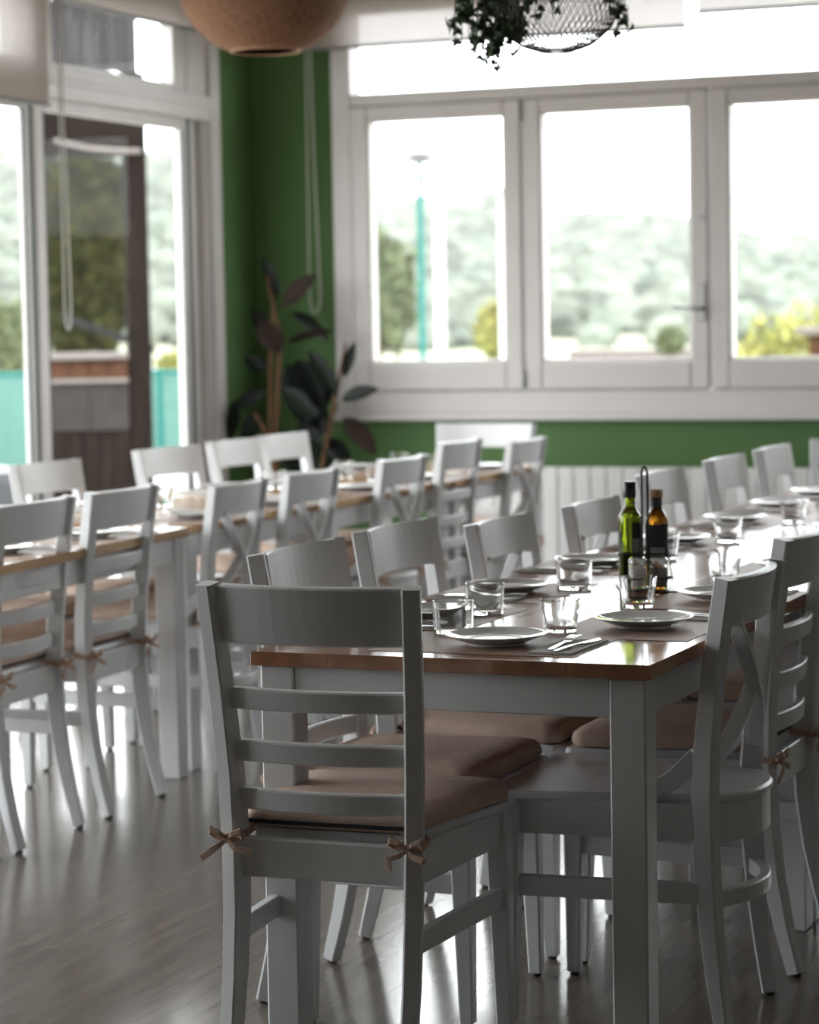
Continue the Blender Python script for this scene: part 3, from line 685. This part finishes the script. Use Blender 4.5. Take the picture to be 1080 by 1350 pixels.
IX, IY, IZ = -2.010, 5.968, 2.0
iv = thing('wire_basket_pendant', 'wire mesh basket pendant with ivy trailing from its rim, over the front table', 'lamp', (IX, IY, IZ))
prof = [(.0, .001), (.03, .002), (.055, .007), (.085, .018), (.112, .036), (.135, .060), (.150, .088), (.157, .12), (.158, .16), (.156, .21), (.150, .26)]
def prof_at(u):
    f = u * (len(prof) - 1); i = min(int(f), len(prof) - 2); k = f - i
    return prof[i][0] + k * (prof[i + 1][0] - prof[i][0]), prof[i][1] + k * (prof[i + 1][1] - prof[i][1])
b = MB(); NW = 54
for d in (-1, 1):
    for q in range(NW):
        pts = []
        for i in range(1, 15):
            u = .09 + .91 * (i - 1) / 13; r_, z_ = prof_at(u); a = 2 * PI * q / NW + d * u * 1.1; pts.append((r_ * math.cos(a), r_ * math.sin(a), z_))
        b.tube(pts, .0011, 4)
o = b.obj('wire_mesh', M['wire'], iv); o['kind'] = 'stuff'
for u in (.14, 1.0):
    b = MB(); r_, z_ = prof_at(u); b.tube([(r_ * math.cos(2 * PI * q / 40), r_ * math.sin(2 * PI * q / 40), z_) for q in range(40)], .0025, 6, closed=True); b.obj('hoop', M['wire'], iv)
b = MB()
for q in range(3): b.tube([(.15 * math.cos(2.1 * q), .15 * math.sin(2.1 * q), .26), (0, 0, .55)], .0015, 5)
b.tube([(0, 0, .30), (0, 0, ZC - IZ)], .004, 8); b.obj('cord', M['cord'], iv)
b = MB(); b.lathe([(.0, .14), (.035, .15), (.05, .185), (.04, .22), (.02, .24), (.02, .30), (.0, .30)], 20); b.obj('bulb', M['lamp_white'], iv)
# ivy leaf: five-lobed, folded along the midrib
lf = [(0, 0, 0), (.45, -.18, .06), (.62, .10, .0), (.38, .30, .08), (.50, .60, .02), (.22, .62, .08), (0, 1.05, -.05), (-.22, .62, .08), (-.50, .60, .02), (-.38, .30, .08), (-.62, .10, 0), (-.45, -.18, .06), (0, .35, -.02)]
b = MB(); b.add([(x * .030, y * .030, z * .030) for x, y, z in lf], [(12, i, i + 1) for i in range(0, 11)] + [(12, 11, 0)], 0, True); IVY_ME = b.mesh('ivy_leaf', M['ivy'])
rr = random.Random(5)
vine = MB(); nleaf = 0
side = Vector((math.cos(YAW), math.sin(YAW), 0)); toward = Vector((math.sin(YAW), -math.cos(YAW), 0))
trails = []
for k in range(26):                                              # bushy tuft on one side of the rim
    s0 = -.09 - .16 * rr.random(); d0 = (rr.random() - .5) * .16
    drop = max(.03, .30 - 1.0 * abs(s0 + .155) - rr.random() * .10)
    trails.append((s0, d0, .17, max(-.045, .15 - drop * .62)))
trails = [(-.150, .02, .17, -.045), (-.142, .05, .17, -.015), (-.16, .0, .17, -.005), (.165, .04, .15, .06), (.175, .02, .14, .03), (-.02, .165, .17, .07), (-.06, .16, .17, .05), (.06, .15, .17, .11)] + trails
for s0, d0, za, zb in trails:
    p0 = side * s0 * .8 + toward * d0; p1 = side * s0 + toward * d0
    pts = [Vector((p0.x, p0.y, za)), Vector((p1.x, p1.y, za - .3 * (za - zb))), Vector((p1.x + rr.uniform(-.01, .01), p1.y + rr.uniform(-.01, .01), zb))]
    vine.tube(pts, .0012, 5)
    n = int((za - zb) / .0135) + 1
    for i in range(n):
        if nleaf >= 285: break
        u = (i + .5) / n; z = za + (zb - za) * u; w = .020
        q = pts[0].lerp(pts[2], u) + Vector((rr.uniform(-w, w), rr.uniform(-w, w), 0)); k = rr.uniform(.6, 1.05)
        ref(IVY_ME, 'ivy_leaf', iv, (q.x, q.y, z), (rr.uniform(1.2, 2.6), rr.uniform(-.7, .7), rr.uniform(0, 2 * PI)), (k, k, k)); nleaf += 1
vine.obj('vine_stems', M['ivy'], iv)['kind'] = 'stuff'

# ------------------------------------------------------------------ rubber plant in the green corner
pt = thing('rubber_plant', 'dark-leaved rubber plant with brown stems in the green corner', 'plant', (-4.90, 10.70, 0))
O = Vector((-4.90, 10.70, 0))
b = MB(); b.lathe([(.0, .0), (.10, .0), (.12, .01), (.155, .28), (.165, .285), (.165, .31), (.15, .31), (.145, .27), (.0, .27)], 28); pot = b.obj('pot', M['pot'], pt)
b = MB(); b.lathe([(.0, .275), (.146, .272)], 24); b.obj('soil', M['soil'], pot)
stems = [[(-4.93, 10.70, .27), (-5.01, 10.70, .74), (-4.97, 10.7, 1.28), (-5.04, 10.72, 1.57)], [(-4.96, 10.72, .27), (-5.04, 10.72, .74), (-5.03, 10.72, 1.31), (-5.01, 10.74, 1.45)], [(-4.86, 10.69, .27), (-4.76, 10.68, .70), (-4.69, 10.68, 1.0), (-4.63, 10.68, 1.26)], [(-4.95, 10.69, .27), (-5.03, 10.7, .81), (-5.11, 10.7, .94)]]
for s in stems:
    b = MB(); b.tube([Vector(p) - O for p in s], [.014, .012, .010, .006][:len(s)], 8); b.obj('stem', M['rub_stem'], pt)
def big_leaf(a, c, wid, m, roll):
    a, c = Vector(a) - O, Vector(c) - O; d = c - a; L = d.length * 1.12; d.normalize()
    sd = d.cross(toward.lerp(Vector((0, 0, 1)), .35)).normalized(); nm = sd.cross(d)
    sd, nm = sd * math.cos(roll) + nm * math.sin(roll), nm * math.cos(roll) - sd * math.sin(roll)
    b = MB(); vs = []; n = 9
    for i in range(n + 1):
        u = i / n; w = wid * (math.sin(PI * min(1, u * .96 + .02)) ** .75) * (1 - .25 * u); droop = -.10 * L * (u ** 2)
        for k in (-1, -.5, 0, .5, 1):
            p = a + d * L * u + sd * w * k * .5 + nm * (abs(k) * w * .14) + Vector((0, 0, droop)); vs.append(p)
    top = len(vs); fs = []
    for i in range(n):
        for k in range(4): fs.append((i * 5 + k, i * 5 + k + 1, i * 5 + 6 + k, i * 5 + 5 + k))
    b.add(vs, fs, 0, True); b.add([p - nm * .0015 for p in vs], [f[::-1] for f in fs], 0, True)
    b.obj('leaf', M[m], pt)
LV = [(-5.0, 10.75, 1.47, -5.06, 10.75, 1.66, .06, 'rub_leaf', .3), (-4.98, 10.75, 1.43, -4.82, 10.75, 1.58, .09, 'rub_red', .1), (-4.93, 10.6, 1.22, -5.02, 10.6, 1.36, .12, 'rub_red', -.2),
      (-4.96, 10.75, 1.26, -4.75, 10.75, 1.33, .07, 'rub_red', .5), (-4.8, 10.65, 1.22, -4.68, 10.65, 1.06, .08, 'rub_leaf', -.3), (-4.65, 10.7, 1.1, -4.6, 10.7, 1.26, .055, 'rub_leaf', .2),
      (-4.62, 10.6, 1.0, -4.46, 10.6, 1.06, .075, 'rub_leaf', .1), (-5.05, 10.7, 1.04, -5.21, 10.7, .98, .07, 'rub_leaf', .4), (-5.21, 10.7, 1.00, -5.23, 10.68, .84, .07, 'rub_leaf', .6), (-4.92, 10.6, 1.05, -4.77, 10.6, .95, .09, 'rub_leaf', -.2),
      (-4.77, 10.7, .81, -4.64, 10.7, .73, .10, 'rub_leaf', .2), (-4.68, 10.75, .91, -4.54, 10.75, .78, .10, 'rub_red', .1), (-4.89, 10.7, 1.18, -4.78, 10.7, 1.0, .13, 'rub_leaf', 0), (-4.98, 10.8, 1.16, -4.91, 10.8, .93, .14, 'rub_leaf', .2),
      (-4.73, 10.75, 1.13, -4.86, 10.75, .95, .13, 'rub_leaf', .3), (-5.1, 10.8, 1.13, -5.19, 10.8, 1.2, .07, 'rub_leaf', .2), (-5.1, 10.75, .93, -5.19, 10.75, .83, .10, 'rub_leaf', 0), (-4.79, 10.8, .93, -4.93, 10.8, .79, .13, 'rub_leaf', .1),
      (-5.08, 10.82, 1.30, -5.16, 10.82, 1.42, .07, 'rub_leaf', .3), (-4.92, 10.78, 1.05, -4.80, 10.8, .88, .13, 'rub_leaf', -.1), (-4.95, 10.8, 1.40, -4.80, 10.82, 1.30, .08, 'rub_leaf', .3), (-5.0, 10.74, .85, -4.9, 10.7, .68, .13, 'rub_leaf', .2), (-4.85, 10.74, .80, -4.72, 10.72, .62, .13, 'rub_leaf', .2)]
for a in LV: big_leaf(a[0:3], a[3:6], a[6] * 1.15, a[7], a[8])

# ------------------------------------------------------------------ outdoors
b = MB(); b.box((-17, -3, -.14), (XL - .06, 21.5, -.03)); struct(b, 'terrace_ground', M['terrace'])
b = MB(); b.add([(-900, -300, -.6), (900, -300, -.6), (900, 1200, -.6), (-900, 1200, -.6)], [(0, 1, 2, 3)]); struct(b, 'ground', M['ground'])
# timber kiosk on the terrace: two posts, beam, ribbed weathered canopy, bar counter between the posts
ki = thing('outdoor_kiosk', 'dark timber kiosk with bar counter and grey canopy outside the glass door', 'kiosk', (-9.99, 17.92, -.03), .5084)
for x0, x1 in ((-.475, -.34), (.29, .475)):
    for y0 in (0, .75):
        b = MB(); b.box((x0, y0, 0), (x1, y0 + .18, 3.40), .008); b.obj('post', M['brown'], ki)
b = MB(); b.box((-.475, -.03, 2.74), (.44, .16, 3.14), .008); b.obj('beam', M['brown'], ki)
b = MB(); b.tube([(-.25, -.06, 2.86), (.0, -.06, 2.80), (.25, -.06, 2.775), (.43, -.06, 2.77)], .022, 8); b.obj('reflection_tube', M['cap'], ki, label='pale curved tube added as a reflection in the door glass')  # added tube drawing the curved reflection in the door pane
for i in range(11):
    x0 = -.46 + i * .08
    b = MB(); b.box((x0, -.10 + (i % 2) * .02, 3.38 + (i % 3) * .008), (x0 + .0795, -.03, 3.92), .003); b.obj('board', M['fascia'], ki)
b = MB(); b.box((-.50, -.12, 3.925), (.46, 1.0, 3.96)); b.obj('roof_board', M['fascia'], ki)
b = MB(); b.box((-.338, -.10, 1.125), (.288, .55, 1.172), .006); b.obj('counter_top', M['cap'], ki)
b = MB(); b.box((-.338, .05, .0), (.288, .50, 1.124)); b.obj('core', M['brown_low'], ki)
bk = MB(); bk.box((0, -.03, 0), (.150, .05, .135), .005); bk_me = bk.mesh('brick', M['brick_o'])
for i in range(4): ref(bk_me, 'brick', ki, (-.335 + i * .156, .0, .978))
b = MB(); b.box((-.338, -.05, .935), (.288, .05, .972), .005); b.obj('shelf', M['cap'], ki)
for i in range(2):
    b = MB(); b.box((-.336 + i * .313, -.012, .55), (-.027 + i * .313, .05, .932), .005); b.obj('panel', M['panel_grey'], ki)
for i in range(5):
    b = MB(); b.box((-.336 + i * .1255, .0 + (i % 2) * .008, .0), (-.214 + i * .1255, .05, .545), .004); b.obj('board', M['brown_low'], ki)
sh = thing('garden_shed', 'low dark shed with sloping slate roof beyond the timber kiosk', 'shed', (-15.95, 29.2, -.6), .5084)
b = MB(); b.box((-.62, 0, 0), (.50, 1.2, 1.62)); b.obj('wall', M['brown'], sh)
b = MB(); b.add([(-.68, -.1, 2.06), (.54, -.1, 1.60), (.54, 1.3, 1.60), (-.68, 1.3, 2.06), (-.68, -.1, 2.15), (.54, -.1, 1.69), (.54, 1.3, 1.69), (-.68, 1.3, 2.15)], [(3, 2, 1, 0), (4, 5, 6, 7), (0, 1, 5, 4), (1, 2, 6, 5), (2, 3, 7, 6), (3, 0, 4, 7)]); b.obj('roof', M['slate'], sh)
b = MB(); b.lathe([(.0, .0), (.14, .0), (.15, .02), (.19, .60), (.20, .62), (.225, .63), (.225, .68), (.20, .69), (.0, .72)], 24, (0, 0, 0)); t = thing('litter_bin', 'pale grey round plastic bin on the terrace outside the glass door', 'bin', (-6.62, 10.80, -.03))
b.obj('bin_body', M['bin'], t); b = MB(); b.tube([(.236 * math.cos(2 * PI * q / 30), .236 * math.sin(2 * PI * q / 30), .50) for q in range(30)], .012, 6, closed=True); b.obj('handle_band', M['cap'], t)
# court fence with teal windscreen
fe = thing('court_fence', 'teal windscreen fence of the sports court beyond the terrace', 'fence', (-14.73, 22.13, -.6))
dx, dy = 3.46, 1.39; n = 9
b = MB(); b.sweep([(-3, -1.205, .74), (dx + 3, dy + 1.205, .74)], (.02, 1.46), ch=.02); b.obj('windscreen', M['net'], fe)
b = MB(); b.tube([(-3, -1.205, 1.48), (dx + 3, dy + 1.205, 1.48)], .025, 8); b.obj('top_rail', M['teal'], fe)
for i in range(n):
    u = -.5 + 2.0 * i / (n - 1); b = MB(); b.tube([(dx * u, dy * u, 0), (dx * u, dy * u, 1.52)], .03, 8); b.obj('fence_post', M['teal'], fe)
# floodlight poles of the court
def flood(label, loc, h, r, m, wid):
    t = thing('floodlight_pole', label, 'pole', loc, .4)
    b = MB(); b.tube([(0, 0, 0), (0, 0, h)], [r * 1.15, r], 10); b.obj('pole_shaft', m, t)
    b = MB(); b.sweep([(-wid, 0, h), (wid, 0, h)], (.06, .06)); b.obj('cross_arm', M['bar'], t)
    for s in (-1, -.35, .35, 1):
        b = MB(); b.box((s * wid - .13, -.16, h - .16), (s * wid + .13, .10, h + .05), .02); b.obj('lamp_head', M['bar'], t)
flood('slim teal pole outside the left casement of the back window', (-16.78, 42.14, -.6), 4.9, .055, M['teal'], .12)
flood('pale floodlight pole beside the teal pole outside the left casement', (-27.3, 70.0, -.6), 6.2, .13, M['pole'], .36)
flood('pale floodlight pole farther right, by the casement stile', (-25.65, 71.0, -.6), 5.8, .12, M['pole'], .36)
# low brick gate pillar with white cap
gp = thing('gate_pillar', 'orange brick pillar with white cap outside the right casement', 'pillar', (-6.15, 27.7, -.6))
bk = MB(); bk.box((-.24, -.24, 0), (.24, .24, .10), .01); bme = bk.mesh('brick', M['brick_o'])
for i in range(16): ref(bme, 'brick', gp, (0, 0, i * .108), (0, 0, (i % 2) * .02))
b = MB(); b.box((-.36, -.36, 1.73), (.36, .36, 1.82), .02); b.obj('cap_stone', M['cap'], gp)
# trees with a trunk and a crown of separate small leaves
def leaves_mesh(name, c, rad, n, size, m, seed):
    g = np.random.default_rng(seed); d = g.normal(size=(n, 3)); d /= np.linalg.norm(d, axis=1)[:, None]
    rr_ = (.45 + .55 * g.random(n) ** .5); bumps = 1 + .22 * np.sin(d[:, 0] * 7 + seed) * np.cos(d[:, 2] * 6 + d[:, 1] * 5)
    p = np.array(c) + d * np.array(rad) * (rr_ * bumps)[:, None]
    a = g.normal(size=(n, 3)); a /= np.linalg.norm(a, axis=1)[:, None]; bb = np.cross(a, g.normal(size=(n, 3))); bb /= np.linalg.norm(bb, axis=1)[:, None]
    nn = np.cross(a, bb); s = (size * (.7 + .6 * g.random(n)))[:, None]
    vs = np.stack([p - a * s, p + bb * s * .5 + nn * s * .15, p + a * s, p - bb * s * .5 + nn * s * .15], 1).reshape(-1, 3)
    me = bpy.data.meshes.new(name); me.from_pydata(vs.tolist(), [], [(i * 4, i * 4 + 1, i * 4 + 2, i * 4 + 3) for i in range(n)]); me.materials.append(m); return me
def tree(name, label, loc, h, rad, n, size, m, seed, zc=None):
    t = thing(name, label, 'tree' if 'tree' in name else 'bush', loc)
    zc = zc or h - rad[2]
    b = MB(); b.tube([(0, 0, 0), (.05 * rad[0], 0, zc * .5), (-.03 * rad[0], .02, zc)], [.06 * h * .5, .05 * h * .5, .02 * h], 8); tr = b.obj('trunk', M['bark'], t)
    for k in range(4):
        a = k * 1.7 + seed; b = MB(); b.tube([(0, 0, zc * .55), (math.cos(a) * rad[0] * .6, math.sin(a) * rad[1] * .6, zc + rad[2] * .3)], [.014 * h, .005 * h], 6); b.obj('branch', M['bark'], t)
    ref(leaves_mesh('crown', (0, 0, zc), rad, n, size, M[m], seed), 'crown', t, kind='stuff')
tree('autumn_tree', 'shade-darkened yellow-green autumn tree seen through the kiosk', (-29.7, 53.1, -.6), 6.0, (1.2, 1.0, 2.6), 14000, .13, 'leaf_shade', 3, 3.6)
tree('young_tree', 'yellow-green young tree at the picture edge beyond the court fence', (-26.1, 43.5, -.6), 2.5, (.45, .45, .9), 2400, .06, 'leaf_green', 5, 1.6)
tree('garden_bush', 'yellow-green bush between the kiosk post and the door stile', (-27.8, 53.6, -.6), 1.35, (.36, .36, .45), 1500, .06, 'leaf_yellow', 6, .9)
tree('flowering_bush', 'bright yellow-green bush outside the right casement', (-8.3, 35.5, -.6), 2.3, (1.15, .9, .85), 3600, .07, 'leaf_yellow', 8, 1.15)
tree('flowering_bush', 'lower yellow-green bush left of the taller one outside the right casement', (-9.35, 36.85, -.6), 1.75, (.45, .45, .5), 1600, .06, 'leaf_yellow', 12, 1.05)
tree('leafy_tree', 'grey-green tree beside the teal pole outside the left casement', (-35.0, 83.5, -.6), 5.6, (1.5, 1.5, 2.2), 4000, .16, 'leaf_green', 9, 3.0)
tree('leafy_tree', 'lower green tree right of the pale poles outside the left casement', (-30.9, 84.8, -.6), 2.9, (.8, .8, 1.0), 1800, .14, 'leaf_yellow', 10, 1.6)
tree('leafy_tree', 'small green tree seen low in the middle casement', (-24.6, 85.0, -.6), 1.7, (.5, .5, .5), 900, .12, 'leaf_green', 11, 1.15)
b = MB(); b.box((-31, 93, -.6), (-16, 95, .15), .03); t = b.obj('low_wall', M['cap']); tag(t, 'long low pale wall at the foot of the wooded hill', 'wall')
# wooded hill
AZ = [(-80, 40), (-50, 52), (-35.9, 49.4), (-31, 48.1), (-30.4, 48.0), (-27.6, 47.3), (-27, 46.6), (-25.2, 40.1), (-22.8, 33.9), (-20.9, 33.7), (-19.9, 34.5), (-18.9, 29.9), (-18.2, 28.7), (-17.5, 29.6), (-16.4, 28.2), (-15.6, 26), (-15, 24.4), (-14.35, 21.9), (-12.8, 21.5), (-9.2, 17.7), (5, 20), (30, 30), (60, 25)]
azs = [a for a, _ in AZ]; rz = [z - 2.6 for _, z in AZ]
def hill_z(az, d):
    zr = np.interp(az, azs, rz); u = np.clip((d - 130) / 570, 0, 1); return -.7 + (zr + .7) * u ** 1.15
na, nd = 150, 24; A_ = np.linspace(-80, 60, na); D_ = np.linspace(120, 760, nd); vs = []
for dd in D_:
    z = hill_z(A_, dd)
    if dd > 705: z = z - (dd - 705) * .25
    for a, zz in zip(A_, z): vs.append((dd * math.sin(math.radians(a)), dd * math.cos(math.radians(a)), float(zz)))
b = MB(); b.add(vs, [(j * na + i, j * na + i + 1, (j + 1) * na + i + 1, (j + 1) * na + i) for j in range(nd - 1) for i in range(na - 1)], 0, True); struct(b, 'hill', M['hill'])
ico = bmesh.new(); bmesh.ops.create_icosphere(ico, subdivisions=2, radius=1); iv_ = np.array([v.co[:] for v in ico.verts]); if_ = np.array([[v.index for v in f.verts] for f in ico.faces]); ico.free()
nt_ = 9000; az = RNG.uniform(-40, 2, nt_); dd = 140 + 562 * RNG.random(nt_) ** .8; sz = (2.0 + 2.4 * RNG.random(nt_)) * (.22 + .78 * dd / 700)
P_ = np.stack([dd * np.sin(np.radians(az)), dd * np.cos(np.radians(az)), hill_z(az, dd) + sz * .35], 1)
V_ = P_[:, None, :] + iv_[None] * sz[:, None, None] * np.array([1, 1, .85]) * (1 + .10 * RNG.normal(size=(nt_, len(iv_), 1)))
F_ = (if_[None] + (np.arange(nt_) * len(iv_))[:, None, None]).reshape(-1, 3)
me = bpy.data.meshes.new('hillside_woods'); me.from_pydata(V_.reshape(-1, 3).tolist(), [], F_.tolist()); me.materials.append(M['woods'])
o = ref(me, 'hillside_woods'); tag(o, 'hazy green woods covering the hill outside the windows', 'woods'); o['kind'] = 'stuff'

# thin natural haze lying in the valley between the courts and the hill
m = bpy.data.materials.new('valley_haze'); m.use_nodes = True; nt = m.node_tree; nt.nodes.remove(nt.nodes['Principled BSDF'])
vs_ = nt.nodes.new('ShaderNodeVolumeScatter'); vs_.inputs['Color'].default_value = (.98, .99, 1, 1); vs_.inputs['Density'].default_value = 1.15e-4
nt.links.new(vs_.outputs[0], nt.nodes['Material Output'].inputs['Volume'])
b = MB(); b.box((-520, 97, -.5), (260, 760, 60)); o = b.obj('haze', m); tag(o, 'thin pale haze in the valley before the wooded hill', 'haze'); o['kind'] = 'stuff'
